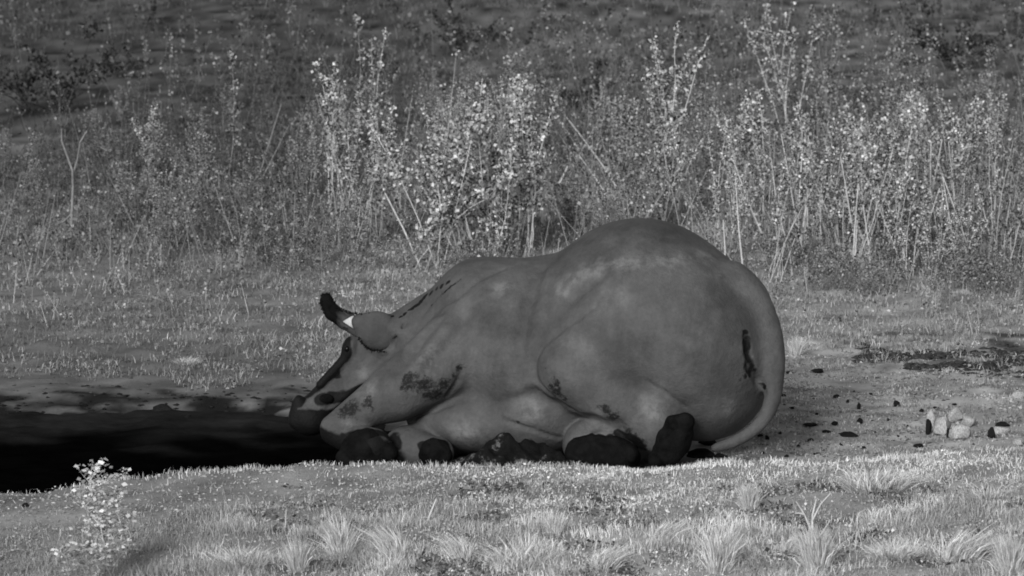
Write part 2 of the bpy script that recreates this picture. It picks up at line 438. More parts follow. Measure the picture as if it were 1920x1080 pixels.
shade_tone = blotch(V, [(1345, 590, 60), (1300, 640, 70), (1190, 650, 60), (1010, 600, 45), (1000, 560, 30), (1160, 440, 60), (1060, 470, 40), (1240, 440, 50), (925, 600, 36), (1330, 680, 50), (760, 660, 30), (940, 690, 40)], 40)  # broad shade on the flank and top of the back, painted in
light = blotch(V, [(1150, 570, 60), (945, 560, 36), (1100, 520, 40), (1180, 505, 45), (1060, 690, 36), (1220, 765, 40), (860, 650, 44), (1080, 660, 36), (690, 710, 30), (1360, 770, 30), (1390, 540, 20), (880, 810, 44), (1110, 800, 40), (1450, 620, 28), (975, 760, 40), (600, 780, 18), (1250, 560, 36)], 40)  # lighter flank areas painted paler, dust band included
a = me.attributes.new('dust_shade', 'FLOAT', 'POINT'); a.data.foreach_set('value', (light-shade_tone).astype(np.float32))
for nm, arr in (('mud', mud), ('wet', wet), ('pale', pale)):
    a = me.attributes.new(nm, 'FLOAT', 'POINT'); a.data.foreach_set('value', arr.astype(np.float32))
def skin_mat():
    m, n, b, out = newmat('hide')
    tc = N(n, 'ShaderNodeTexCoord').outputs['Object']
    at_ = lambda s: N(n, 'ShaderNodeAttribute', attribute_name=s).outputs['Fac']
    base = ramp(n, noise(n, 3.2, 6, .62, tc), [(.3, .043), (.5, .064), (.72, .092)])
    fine = noise(n, 45, 5, .7, tc)
    base = mth(n, 'MULTIPLY', base, mth(n, 'MULTIPLY_ADD', mth(n, 'SUBTRACT', fine, .5), .6, 1))
    base = mth(n, 'MULTIPLY', base, mth(n, 'MULTIPLY_ADD', mth(n, 'MULTIPLY', at_('dust_shade'), ramp(n, noise(n, 8, 7, .7, tc), [(.36, .15), (.62, 1)])), .36, 1))
    mp = N(n, 'ShaderNodeMapping'); mp.inputs['Scale'].default_value = (9, 9, 1.6); n.links.new(tc, mp.inputs['Vector'])
    base = mth(n, 'MULTIPLY', base, mth(n, 'MULTIPLY_ADD', mth(n, 'SUBTRACT', noise(n, 1.6, 5, .6, mp.outputs[0]), .5), .5, 1))
    pf = mth(n, 'MULTIPLY', at_('pale'), ramp(n, noise(n, 13, 7, .72, tc), [(.42, 0), (.60, 1)]))
    base = mth(n, 'ADD', base, mth(n, 'MULTIPLY', pf, .055))
    mf = mth(n, 'MULTIPLY_ADD', mth(n, 'SUBTRACT', noise(n, 48, 5, .75, tc), .5), 5.0, mth(n, 'SUBTRACT', mth(n, 'MULTIPLY', at_('mud'), 2.4), 1.35), clamp=True)
    base = mth(n, 'MULTIPLY', base, mth(n, 'MULTIPLY_ADD', mf, -.86, 1))
    wf = mth(n, 'MULTIPLY_ADD', mth(n, 'SUBTRACT', noise(n, 14, 4, .6, tc), .5), 1.2, mth(n, 'SUBTRACT', mth(n, 'MULTIPLY', at_('wet'), 3.2), .8), clamp=True)
    base = mth(n, 'MULTIPLY', base, mth(n, 'MULTIPLY_ADD', wf, -.95, 1))
    n.links.new(base, b.inputs['Base Color'])
    b.inputs['Roughness'].default_value = .75; b.inputs['Specular IOR Level'].default_value = .2
    v = N(n, 'ShaderNodeTexVoronoi', feature='DISTANCE_TO_EDGE'); v.inputs['Scale'].default_value = 34; n.links.new(tc, v.inputs['Vector'])
    h = mth(n, 'ADD', mth(n, 'MULTIPLY', mth(n, 'MINIMUM', v.outputs[0], .12), .5), mth(n, 'MULTIPLY', noise(n, 7, 6, .7, tc), 1.5))
    bump(n, b, h, .5, .022)
    return m
M['hide'] = skin_mat()
M['sole'] = rock_mat('wet_dark_foot', .003, .011, 12)
for k_ in ('sole', 'clod', 'black_mud'):
    for nd in M[k_].node_tree.nodes:
        if nd.type == 'BSDF_PRINCIPLED': nd.inputs['Specular IOR Level'].default_value = .03
M['hide_plain'] = rock_mat('ear_hide', .045, .075, 9)
M['hair'] = rock_mat('black_hair_fringe', .003, .006, 20)
M['inner'] = rock_mat('pale_inner_ear', .45, .6, 20)
rh = empty('rhinoceros', (.3, 0, 0))
tag(rh, 'large grey rhinoceros crouched on folded legs with its head in the mud hole', 'rhinoceros')
def rpart(name, me_, mat):
    o = obj(name, me_, mat, rh); o.matrix_parent_inverse = Matrix.Translation(rh.location).inverted(); return o
rpart('body', me, M['hide'])
def sdf_part(name, f, lo, hi, h, mat, lab=None):
    S, l, hh = grid_sdf(f, lo, hi, h); v, qq = surface_nets(S, l, hh)
    o = rpart(name, mesh_np(name, v, qq, smooth=True), mat)
    if lab: o['label'] = lab
    return o
def around(c, r): c = np.array(c); return c-r, c+r
# soles and toes, wet and black
def wob(P): return .0028*(np.sin(P[..., 0]*47+P[..., 2]*31)+np.sin(P[..., 2]*62+P[..., 1]*40)+.4*np.sin(P[..., 0]*101+P[..., 2]*87))
def foot(px, py, Y, rx, ry, rd, rot, toes, lab):
    base = E(px, py, Y, rx, ry, rd, rot); pr = [(base, .01)]
    for (tx, ty, tr) in toes: pr.append((E(tx, ty, Y-.02, tr, tr, rd*.8), .012))
    lo, hi = around(at(px, py, Y), sz(max(rx, ry)*1.7)+.03)
    sdf_part('foot', lambda P: group(P, pr)+wob(P), lo, hi, .008, M['sole'], lab)
foot(1262, 826, -.70, 34, 56, .09, 26, [(1283, 792, 19), (1262, 794, 15), (1230, 862, 16)], 'near hind foot, its black sole turned outward')
foot(1130, 852, -.62, 72, 40, .16, 6, [(1075, 862, 16), (1180, 850, 20)], 'far hind foot lying flat and black under the other')
foot(688, 848, -.44, 50, 46, .10, 10, [(728, 848, 20), (650, 862, 22)], 'near fore foot, black and bent back under the leg')
foot(816, 852, -.44, 31, 30, .08, 0, [(800, 845, 14), (834, 860, 13)], 'far fore foot, small and black under the chest')
# ears
def tube_ear():
    pr = [(K((672, 618, .34, 15), (648, 600, .33, 17)), .02), (K((648, 600, .33, 17), (624, 586, .32, 15)), .02), (K((624, 586, .32, 14), (612, 563, .31, 12)), .02)]
    cut = K((650, 606, .20, 9), (618, 578, .20, 7)); cut2 = K((652, 602, .27, 10), (622, 580, .26, 8))
    lo, hi = around(at(640, 590, .32), .22)
    return sdf_part('ear', lambda P: smax(group(P, pr), -cut2(P), .01), lo, hi, .005, M['ear'], 'raised ear with a black fringed tip')
m_, n2, b2, o2 = newmat('ear_hide_tipped')
at2 = N(n2, 'ShaderNodeTexCoord').outputs['Object']; sx = N(n2, 'ShaderNodeSeparateXYZ'); n2.links.new(at2, sx.inputs[0])
pt = at(631, 590, .32)[0]
msk = mth(n2, 'MULTIPLY_ADD', mth(n2, 'SUBTRACT', noise(n2, 35, 4, .6, at2), .5), 1.0, mth(n2, 'MULTIPLY', mth(n2, 'SUBTRACT', sx.outputs[0], float(pt)), 22.0), clamp=True)
n2.links.new(mth(n2, 'MULTIPLY_ADD', msk, .06, .004), b2.inputs['Base Color'])
M['ear'] = m_
tube_ear()
def lobe_ear():
    pr = [(E(708, 620, .24, 42, 37, .055, 12), .02), (K((672, 603, .25, 13), (742, 600, .34, 12)), .04), (K((730, 622, .28, 24), (760, 628, .36, 24)), .04)]
    cut = E(690, 612, .12, 22, 16, .06, 18)
    lo, hi = around(at(703, 622, .24), .22)
    return sdf_part('ear', lambda P: smax(group(P, pr), -cut(P), .03), lo, hi, .006, M['hide_plain'], 'broad drooping ear in front of the neck')
lobe_ear()
def fringe(pts, Yd, r, name='hair_fringe'):
    # tufts of short hair along an edge
    Vs, T = [], []; c = 0
    for i in range(len(pts)-1):
        (x0, y0), (x1, y1) = pts[i], pts[i+1]
        for j in range(34):
            t = random.random(); p = at(x0+(x1-x0)*t+random.gauss(0, 1.2), y0+(y1-y0)*t+random.gauss(0, 1.2), Yd+random.gauss(0, .012))
            d = np.array((random.gauss(0, .5), random.gauss(0, .6), random.gauss(.2, .6))); d /= np.linalg.norm(d)
            s = np.cross(d, (0, 1, 0.1)); s /= np.linalg.norm(s)+1e-6; L = r*random.uniform(.6, 1.3)
            Vs += [p-s*.004, p+s*.004, p+d*L]; T.append((c, c+1, c+2)); c += 3
    rpart(name, mesh_np(name, Vs, tris=T), M['hair'])['kind'] = 'stuff'
fringe([(602, 566), (606, 554), (616, 552), (622, 560), (628, 578)], .31, .022)
fringe([(601, 566), (606, 582), (620, 597), (636, 606), (650, 616)], .30, .016)
fringe([(626, 572), (640, 582), (660, 588), (690, 590), (738, 594)], .24, .014)
fringe([(672, 634), (684, 650), (700, 658), (722, 660)], .175, .014)
v_, q_ = [], []
A = [at(643, 603, .25), at(663, 591, .27), at(667, 619, .25), at(656, 606, .235)]
B = [a+np.array((0, .02, 0)) for a in A]
ip = rpart('inner_ear', mesh_np('inner_ear', A+B, tris=[(0, 1, 3), (1, 2, 3), (2, 0, 3), (4, 7, 5), (5, 7, 6), (6, 7, 4), (0, 4, 5), (0, 5, 1), (1, 5, 6), (1, 6, 2), (2, 6, 4), (2, 4, 0)]), M['inner'])
# eye and nostril
def small_ball(name, c, r, mat):
    lo, hi = around(c, max(r)+.02); return sdf_part(name, ell(c, r), lo, hi, .004, mat)
M['eye'], ne, be, oe = newmat('eye'); be.inputs['Base Color'].default_value = (.004, .004, .004, 1); be.inputs['Roughness'].default_value = .25
s = surf(651, 655)
if s is not None: small_ball('eye', s+np.array((0, .008, 0)), (.017, .016, .02), M['eye'])
s = surf(612, 748)
if s is not None: small_ball('nostril', s+np.array((0, .01, 0)), (.045, .022, .03), M['sole'])

# ------------------------------------------------------------------ grass (uncountable): blades as one mesh per belt
def crest_tone(x, y): return .22*sstep(-2.0, -1.3, y)*sstep(-1.6, -.8, x)*(y < -1)
def blades(x, y, h, wd, lean=.5, tone=None, zoff=0.0):
    n = len(x); z = terrain(x, y)+zoff
    a = rng.uniform(0, 2*np.pi, n); l = rng.uniform(.1, 1, n)*lean*h
    fa = rng.uniform(0, 2*np.pi, n); sx_, sy_ = np.cos(fa)*wd/2, np.sin(fa)*wd/2
    dx, dy = np.cos(a)*l, np.sin(a)*l
    P = np.empty((n, 5, 3))
    P[:, 0] = np.stack([x-sx_, y-sy_, z-.005], 1); P[:, 1] = np.stack([x+sx_, y+sy_, z-.005], 1)
    P[:, 2] = np.stack([x-sx_*.8+dx*.35, y-sy_*.8+dy*.35, z+h*.55], 1); P[:, 3] = np.stack([x+sx_*.8+dx*.35, y+sy_*.8+dy*.35, z+h*.55], 1)
    P[:, 4] = np.stack([x+dx, y+dy, z+h*np.sqrt(np.clip(1-(l/h)**2*.5, .2, 1))], 1)
    i = np.arange(n)[:, None]*5
    q = i+np.array([[0, 1, 3, 2]]); t = i+np.array([[2, 3, 4]])
    tn = rng.uniform(0, 1, n)**1.3 if tone is None else tone
    return P.reshape(-1, 3), q, t, np.repeat(tn, 5)
def flecks(name, label, n, x0, x1, y0, y1, size, zmax, mat, dens, flat=.6):
    x = rng.uniform(x0, x1, n); y = rng.uniform(y0, y1, n)
    keep = rng.uniform(0, 1, n) < np.clip(dens(x, y), 0, 1); x, y = x[keep], y[keep]; n = len(x)
    P = np.stack([x, y, terrain(x, y)+rng.uniform(0, 1, n)**2*zmax*(1+.5*nz(x, y, .3, 2))], 1)
    d = rng.normal(0, 1, (n, 3)); d[:, 2] *= flat; d /= np.linalg.norm(d, axis=1)[:, None]
    e = np.cross(d, rng.normal(0, 1, (n, 3))); e /= np.linalg.norm(e, axis=1)[:, None]+1e-9
    L = size*rng.uniform(.4, 1.5, n)[:, None]; W = L*rng.uniform(.15, .5, (n, 1)); f = np.cross(d, e)*W*.3
    Vv = np.stack([P-d*L*.5, P+e*W+f, P+d*L*.5, P-e*W+f], 1); i = np.arange(n)[:, None]*4
    tn = np.clip(rng.uniform(0, 1, n)**1.4*.85+.25*nz(x, y*1.5, .4, 3)+.15*nz(x, y, 1.3, 5)-.28*sstep(0, -3.2, x)*sstep(0, 2, y)-.45*sstep(-1.0, -2.2, x)*sstep(-1.35, -1.6, y)+crest_tone(x, y), 0, 1)  # left side toned down: illuminator falloff painted into the flecks
    o = obj(name, mesh_np(name, Vv.reshape(-1, 3), i+np.array([[0, 1, 2, 3]]), tone=np.repeat(tn, 4)), M[mat]); tag(o, label, 'ground cover', kind='stuff'); return o
def in_wallow(x, y):
    crest = -1.15
    left = (x < -.75) & (y > crest) & (y < 2.6 + .3*nz(x, y, .6, 6))
    under = (((x-.5)/1.55)**2+((y-0)/1.0)**2 < 1) & (y > crest)
    right = (x > 1.3) & (y > crest) & (y < 3.4+.4*nz(x, y, .8, 3))
    return left | under | right
def belt(name, label, n, x0, x1, y0, y1, hlo, hhi, w0, w1, mat, dens, lean=.6, clump=0):
    x = rng.uniform(x0, x1, n); y = rng.uniform(y0, y1, n)
    keep = rng.uniform(0, 1, n) < np.clip(dens(x, y), 0, 1); x, y = x[keep], y[keep]
    if clump: 
        k = clump; x = np.repeat(x, k)+rng.normal(0, .02, len(x)*k); y = np.repeat(y, k)+rng.normal(0, .02, len(y)*k)
    h = rng.uniform(hlo, hhi, len(x))*(1+.35*nz(x, y, .4, 1)); h = np.clip(h, .006, 1)
    tn = np.clip(rng.uniform(0, 1, len(x))**1.4*.9+.30*nz(x, y*1.4, .40, 4)+.15*nz(x, y, 1.6, 2)-.28*sstep(0, -3.2, x)*sstep(0, 2, y)-.45*sstep(-1.0, -2.2, x)*sstep(-1.35, -1.6, y)+crest_tone(x, y), 0, 1)  # blades greyer to the left, illuminator falloff painted in
    P, q, t, tn = blades(x, y, h, rng.uniform(w0, w1, len(x)), lean, tn)
    o = obj(name, mesh_np(name, P, q, t, tn), M[mat]); tag(o, label, 'grass', kind='stuff'); return o
def d_front(x, y):
    return np.maximum(.25, d_front0(x, y))*(y < -1.1)*(1-.8*sstep(-.5, -1.3, x)*sstep(-2.6, -2.1, y))
def d_front0(x, y):
    soilpatch = sstep(-.5, -1.3, x)*sstep(-2.6, -2.1, y)                # bare shelf left of centre
    return (.35+.7*nz(x, y*1.6, .35, 2)+.4*nz(x, y, 1.1, 5))*(1-.85*soilpatch)*(y < -1.1)
belt('grass', 'short pale dry grass covering the near bank', 170000, -3.5, 3.5, -5.2, -1.08, .006, .040, .002, .006, 'grass_pale', d_front, 1.7)
flecks('ground_cover', 'matted pale leaf litter on the near bank', 80000, -3.5, 3.5, -5.2, -1.08, .016, .018, 'grass_pale', lambda x, y: .2+.75*d_front(x, y), .35)
belt('grass', 'taller pale grass near the bottom edge of the bank', 110000, -3.2, 3.2, -5.2, -2.6, .02, .085, .002, .005, 'grass_pale', lambda x, y: (.15+.7*nz(x, y, .4, 6)+.3*nz(x, y, 1.2, 1))*sstep(-2.4, -3.2, y), .9)
belt('grass', 'ragged pale grass fringe along the crest of the bank', 9000, -2.6, 3.6, -1.36, -1.05, .010, .038, .003, .008, 'grass_pale', lambda x, y: .55+.6*nz(x, y, .3, 2), .7)
def d_mid(x, y):
    return (.6+.45*nz(x, y, .5, 2)+.3*nz(x, y, 1.5, 5))*(~in_wallow(x, y))
belt('grass', 'short grey grass behind the animal', 200000, -6.5, 6.5, 1.6, 13, .012, .065, .003, .008, 'grass_mid', d_mid, 1.2)
flecks('ground_cover', 'matted grey leaf litter behind the animal', 110000, -6.5, 6.5, 1.8, 13, .022, .03, 'grass_mid', d_mid, .9)
flecks('ground_cover', 'trampled crumbs of soil and straw on the right', 45000, 1.2, 5, -1.1, 3.8, .020, .008, 'grass_mid', lambda x, y: .35+.6*nz(x, y*1.6, .35, 6), .25)
flecks('ground_cover', 'dark tangled low plants in patches on the near bank', 60000, -3.4, 3.4, -5.0, -1.9, .024, .035, 'litter', lambda x, y: sstep(-1.6, -1.0, x)*sstep(.35, .95, nz(x, y*1.5, .55, 7)+.5*nz(x, y, .2, 3)))
belt('grass', 'sparse stubble on the trodden soil beside the wallow', 60000, 1.2, 5, -1.1, 3.8, .005, .022, .003, .009, 'grass_mid', lambda x, y: (.5+.8*nz(x, y, .3, 4))*(in_wallow(x, y))*(x > 1.3), 1.2)
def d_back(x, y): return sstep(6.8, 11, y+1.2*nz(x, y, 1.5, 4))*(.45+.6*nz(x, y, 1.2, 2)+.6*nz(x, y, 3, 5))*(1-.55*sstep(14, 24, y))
belt('ground_cover', 'low dull grass between the weeds', 120000, -9, 9, 7.5, 34, .03, .20, .004, .011, 'litter', d_back, 1.2)
flecks('ground_cover', 'low dull leafy brush between the weeds', 160000, -9, 9, 7, 30, .034, .16, 'litter', lambda x, y: d_back(x, y)*(1-.6*sstep(14, 22, y))*sstep(6.5, 13, y+1.5*nz(x, y, 1.5, 4)), 1)

def undergrowth(name, label, n, x0, x1, y0, y1, hlo, hhi, nl, leaf, mat, dens):
    x = rng.uniform(x0, x1, n); y = rng.uniform(y0, y1, n); keep = (rng.uniform(0, 1, n) < np.clip(dens(x, y), 0, 1)) & (np.abs(x) < 3.4+(y+3)*.125)
    x, y = x[keep], y[keep]; n = len(x); z = terrain(x, y); h = rng.uniform(hlo, hhi, n)*np.clip(1+.45*nz(x, y, 1.4, 3), .4, 1.6)
    lx, ly = rng.normal(0, .30, n)*h, rng.normal(0, .2, n)*h
    S = np.stack([x, y, z-.01], 1); T = np.stack([x+lx, y+ly, z+h], 1); w_ = np.stack([np.full(n, .0035), np.zeros(n), np.zeros(n)], 1)
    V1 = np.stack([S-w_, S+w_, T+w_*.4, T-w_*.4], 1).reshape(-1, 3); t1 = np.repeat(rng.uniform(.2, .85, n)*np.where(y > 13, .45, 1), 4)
    t = rng.uniform(.12, 1.02, (n, nl))**.75; P = (S[:, None]+(T-S)[:, None]*t[..., None]).reshape(-1, 3); sp = (np.repeat(h, nl)*.055*(1.5-t.ravel()))[:, None]
    P = P+rng.normal(0, 1, P.shape)*sp; m = len(P)
    d = rng.normal(0, 1, (m, 3)); d[:, 2] = np.abs(d[:, 2])+.4; d /= np.linalg.norm(d, axis=1)[:, None]
    e = np.cross(d, rng.normal(0, 1, (m, 3))); e /= np.linalg.norm(e, axis=1)[:, None]+1e-9
    L = leaf*rng.uniform(.4, 1.4, m)[:, None]; W = L*rng.uniform(.25, .55, (m, 1)); f = np.cross(d, e)*W*.3
    V2 = np.stack([P, P+d*L*.5+e*W+f, P+d*L, P+d*L*.5-e*W+f], 1).reshape(-1, 3)
    pl = np.repeat(rng.uniform(-.25, .25, n), nl); u_ = rng.uniform(0, 1, m); t2 = np.repeat(np.clip(np.where(u_ < .28, u_*.5, .2+.8*(u_-.28)/.72)+pl+.2*np.repeat(nz(x, y, 2.0, 6), nl), 0, 1), 4)
    Vv = np.concatenate([V1, V2]); q = np.arange(len(Vv)).reshape(-1, 4)
    o = obj(name, mesh_np(name, Vv, q, tone=np.concatenate([t1, t2])), M[mat]); tag(o, label, 'undergrowth', kind='stuff')
xr = lambda x, y: x/(3.1*(y+30)/30)        # -1..1 across the valley floor as it widens away
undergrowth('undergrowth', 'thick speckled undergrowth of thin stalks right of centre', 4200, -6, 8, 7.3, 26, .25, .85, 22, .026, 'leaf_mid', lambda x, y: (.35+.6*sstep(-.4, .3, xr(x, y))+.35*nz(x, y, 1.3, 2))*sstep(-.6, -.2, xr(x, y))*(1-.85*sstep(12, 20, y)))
undergrowth('undergrowth', 'dull tangled undergrowth of thin stalks on the left', 3400, -8, 1, 6.0, 26, .12, .55, 20, .026, 'leaf_falloff2', lambda x, y: (.5+.6*nz(x, y, 1.3, 2))*sstep(-.1, -.5, xr(x, y))*sstep(5.5, 9, y)*(1-.8*sstep(12, 20, y)))
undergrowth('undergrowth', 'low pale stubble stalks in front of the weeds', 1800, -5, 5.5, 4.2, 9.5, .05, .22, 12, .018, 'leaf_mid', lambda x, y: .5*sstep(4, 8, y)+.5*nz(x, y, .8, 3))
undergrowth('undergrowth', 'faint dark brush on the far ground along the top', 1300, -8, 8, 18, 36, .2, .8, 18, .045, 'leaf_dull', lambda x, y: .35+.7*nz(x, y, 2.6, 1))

# ------------------------------------------------------------------ weeds
class Acc:
    def __init__(s): s.V = []; s.Q = []; s.c = 0
    def tube(s, pts, r0, r1, k=4):
        pts = np.asarray(pts, float); n = len(pts)
        ang = np.arange(k)*2*np.pi/k
        for i in range(n):
            r = r0+(r1-r0)*i/(n-1); d = pts[min(i+1, n-1)]-pts[max(i-1, 0)]; d = d/(np.linalg.norm(d)+1e-9)
            u = np.cross(d, (.3, .95, .1)); u /= np.linalg.norm(u)+1e-9; v = np.cross(d, u)
            s.V.append(pts[i]+(np.cos(ang)[:, None]*u+np.sin(ang)[:, None]*v)*r)
            if i:
                b = s.c+(i-1)*k
                for j in range(k): s.Q.append((b+j, b+(j+1) % k, b+k+(j+1) % k, b+k+j))
        s.c += n*k
    def mesh(s, name): return mesh_np(name, np.concatenate(s.V), s.Q, smooth=True)
def leaf_mesh(name, P, size, rg, up=.3):
    n = len(P); P = np.asarray(P)
    d = rg.normal(0, 1, (n, 3)); d[:, 2] = np.abs(d[:, 2])*.8+up; d /= np.linalg.norm(d, axis=1)[:, None]
    e = np.cross(d, rg.normal(0, 1, (n, 3))); e /= np.linalg.norm(e, axis=1)[:, None]+1e-9
    L = size*.95*rg.uniform(.4, 1.3, n)[:, None]; W = L*rg.uniform(.3, .6, (n, 1))
    f = np.cross(d, e)*W*.25
    V = np.stack([P, P+d*L*.5+e*W+f, P+d*L, P+d*L*.5-e*W+f], 1)
    i = np.arange(n)[:, None]*4
    u_ = rg.uniform(0, 1, n); tn = np.repeat(np.where(u_ < .35, u_*.3, .25+.75*(u_-.35)/.65), 4)
    return mesh_np(name, V.reshape(-1, 3), i+np.array([[0, 1, 2, 3]]), tone=tn)
def weed_mesh(seed, H=1.2, stems=4, spread=.18, lean=.12, side=7, slen=.18, leaf=.028, nl=9, lo=.45, r=.006, spike=True, round_head=False):
    rg = np.random.default_rng(seed); A = Acc(); L = []
    for s in range(stems):
        b = np.array((rg.normal(0, spread*.25), rg.normal(0, spread*.25), -.02)); hh = H*rg.uniform(.4, 1.0) if s else H
        top = b+np.array((rg.normal(0, spread)+lean*rg.uniform(.5, 1.2), rg.normal(0, spread*.8), hh))
        bend = np.array((rg.normal(0, .05), rg.normal(0, .04), 0))
        ts = np.linspace(0, 1, 7); pts = [b+(top-b)*t+bend*math.sin(t*3.1)+rg.normal(0, .006, 3) for t in ts]
        A.tube(pts, r, r*.35)
        P = np.array(pts)
        def on(t):
            k = min(int(t*6), 5); return P[k]+(P[k+1]-P[k])*(t*6-k)
        for j in range(side):
            t = rg.uniform(lo, .97); p = on(t); a = rg.uniform(0, 6.28); sl = slen*rg.uniform(.4, 1.2)*(1.25-t*.75)
            e = p+np.array((math.cos(a)*sl*.6, math.sin(a)*sl*.6, sl*rg.uniform(.5, 1.1)))
            m = (p+e)/2+np.array((0, 0, -sl*.08)); A.tube([p, m, e], r*.4, r*.2, 3)
            for k in range(int(nl*1.8)):
                u = rg.uniform(.25, 1.05)**.7; L.append(p+(e-p)*u+rg.normal(0, leaf*.55, 3))
        if spike:
            for k in range(int(nl*3)):
                t = 1-abs(rg.normal(0, .12)); L.append(on(np.clip(t, lo, 1))+rg.normal(0, leaf*.55, 3))
        for k in range(int(nl*.8)):
            L.append(on(rg.uniform(.02, lo+.03))+rg.normal(0, leaf*.8, 3))
        if round_head:
            c = on(.93)
            for k in range(nl*10):
                v = rg.normal(0, 1, 3); v /= np.linalg.norm(v); L.append(c+v*np.array((.10, .10, .17))*rg.uniform(.5, 1)**.5*H/1.2)
    return A.mesh('stems'), leaf_mesh('leaves', L, leaf, rg)
def weed(name, seed, lmat, smat, **kw):
    s, l = weed_mesh(seed, **kw); root = empty(name, (0, 0, -60))
    o1 = obj('stems', s, None, root); o2 = obj('leaves', l, None, root)
    if not s.materials: s.materials.append(M[smat])
    if not l.materials: l.materials.append(M[lmat])
    o2['kind'] = 'stuff'
    return root
protos = {}
def place(key, px, basepy, toppy, label, group=None, rz=None, dx=0, cat='weed', wide=1.0):
    """copy of a prototype with its foot on the ground under a photo pixel, scaled to its real height"""
    name, seed, lm, sm, kw = KIND[key]
    first = key not in protos
    if first: protos[key] = (weed(name, seed, lm, sm, **kw), kw.get('H', 1.2)); o = protos[key][0]
    else: o = copy_tree(protos[key][0])
    g_ = ground_at(px, basepy); hgt = (basepy-toppy)*PX*(g_[1]+30)/math.cos(PITCH)
    s_ = hgt/protos[key][1]
    o.location = g_; o.rotation_euler = (0, 0, random.uniform(0, 6.28) if rz is None else rz); o.scale = (s_*wide, s_*wide, s_)
    tag(o, label, cat, group)
    if group is None and 'group' in o: del o['group']
    return o
KIND = {
 'bushy_pale':  ('flowering_weed', 1, 'leaf_pale', 'stem_pale', dict(H=1.2, stems=7, spread=.22, side=15, slen=.17, leaf=.027, nl=12, lo=.25, r=.005)),
 'bushy_pale2': ('flowering_weed', 2, 'leaf_pale', 'stem_pale', dict(H=1.2, stems=6, spread=.17, side=13, slen=.13, leaf=.026, nl=12, lo=.3, r=.005)),
 'round':       ('round_headed_weed', 3, 'leaf_bright', 'stem_pale', dict(H=1.2, stems=3, spread=.10, side=12, slen=.12, leaf=.028, nl=20, lo=.4, r=.006, round_head=True)),
 'stalky':      ('tall_weed', 4, 'leaf_mid', 'stem_pale', dict(H=1.2, stems=6, spread=.14, side=8, slen=.10, leaf=.023, nl=9, lo=.35, r=.005)),
 'stalky2':     ('tall_weed', 5, 'leaf_mid', 'stem_mid', dict(H=1.2, stems=5, spread=.18, side=10, slen=.13, leaf=.023, nl=9, lo=.15, r=.004)),
 'spike':       ('spike_weed', 6, 'leaf_pale', 'stem_pale', dict(H=1.2, stems=2, spread=.05, side=9, slen=.07, leaf=.026, nl=9, lo=.4, r=.005)),
 'spike2':      ('spike_weed', 14, 'leaf_mid', 'stem_mid', dict(H=1.2, stems=1, spread=.03, side=14, slen=.07, leaf=.028, nl=10, lo=.2, r=.006)),
 'mid_bush':    ('leafy_weed', 7, 'leaf_mid', 'stem_mid', dict(H=.9, stems=8, spread=.22, side=11, slen=.14, leaf=.024, nl=9, lo=.08, r=.004)),
 'dull':        ('leafy_weed', 8, 'leaf_dull', 'stem_mid', dict(H=.9, stems=6, spread=.28, side=9, slen=.20, leaf=.028, nl=7, lo=.08, r=.004)),
 'dull2':       ('tall_weed', 9, 'leaf_dull', 'stem_mid', dict(H=1.1, stems=4, spread=.2, side=9, slen=.18, leaf=.028, nl=7, lo=.1, r=.004)),
 'dark':        ('dark_bush', 10, 'leaf_dark', 'stem_dark', dict(H=.8, stems=10, spread=.42, side=9, slen=.22, leaf=.045, nl=8, lo=.1, r=.005)),
 'fore':        ('flowering_weed', 12, 'leaf_bright', 'stem_pale', dict(H=.62, stems=6, spread=.11, lean=-.06, side=16, slen=.14, leaf=.021, nl=8, lo=.3, r=.0032)),
 'low':         ('low_weed', 13, 'leaf_mid', 'stem_mid', dict(H=.45, stems=6, spread=.2, side=7, slen=.12, leaf=.020, nl=7, lo=.05, r=.003)),
}
# singled-out plants
place('bushy_pale', 815, 505, 140, 'tall pale flowering weed with speckled head, left of the bright central clump')
place('bushy_pale', 915, 500, 165, 'brightest bushy pale weed in the middle, straight above the shoulder', rz=1.2)
place('bushy_pale2', 990, 490, 142, 'pale flowering weed at the right edge of the bright central clump')
place('bushy_pale2', 880, 480, 260, 'shorter pale weed low in the central clump', rz=4)
place('bushy_pale', 860, 470, 190, 'pale weed between the tall left weed and the brightest bushy one', rz=2)
place('bushy_pale', 950, 475, 175, 'pale weed right behind the brightest bushy one', rz=3.4)
place('round', 925, 485, 160, 'round-headed pale weed inside the bright central clump', rz=1)
place('bushy_pale', 1640, 490, 230, 'pale bushy weed directly under the dense rounded head', rz=1)
place('round', 1655, 500, 180, 'tall weed with a dense pale rounded head, brightest on the right', rz=0.0)
place('spike', 1352, 480, 222, 'pale single spike weed above the rump', rz=2.1)
place('spike', 1270, 400, 30, 'tall thin pale spike rising to the top edge right of centre', rz=.4)
place('spike', 1500, 470, 185, 'pale spike weed left of the round-headed one')
place('bushy_pale2', 1575, 480, 215, 'pale leafy weed touching the round-headed one on its left')
place('bushy_pale2', 1700, 520, 300, 'low pale weed cluster just right of the round-headed one')
place('spike', 715, 330, 45, 'pale spike weed near the top, left of the central clump')
place('bushy_pale2', 690, 460, 190, 'speckled pale weed left of the central clump with leaning stalks')
place('spike2', 970, 300, 48, 'grey spike weed near the top edge above the central clump')
place('spike2', 1838, 330, 82, 'thin spike weed standing near the top right corner')
place('spike2', 1903, 340, 98, 'thin spike weed nearest the right edge')
place('mid_bush', 1190, 420, 180, 'grey leafy weed with a pale tuft above the highest point of the back')
place('dark', 100, 210, 40, 'large dark bush in the upper left corner', cat='bush')
place('dark', 850, 95, 0, 'dark bush at the top edge above the central clump', cat='bush')
place('dark', 1095, 205, 118, 'small round dark bush between the central clump and the right weeds', cat='bush')
place('dark', 1790, 130, 5, 'dark bush at the top edge near the right corner', cat='bush')
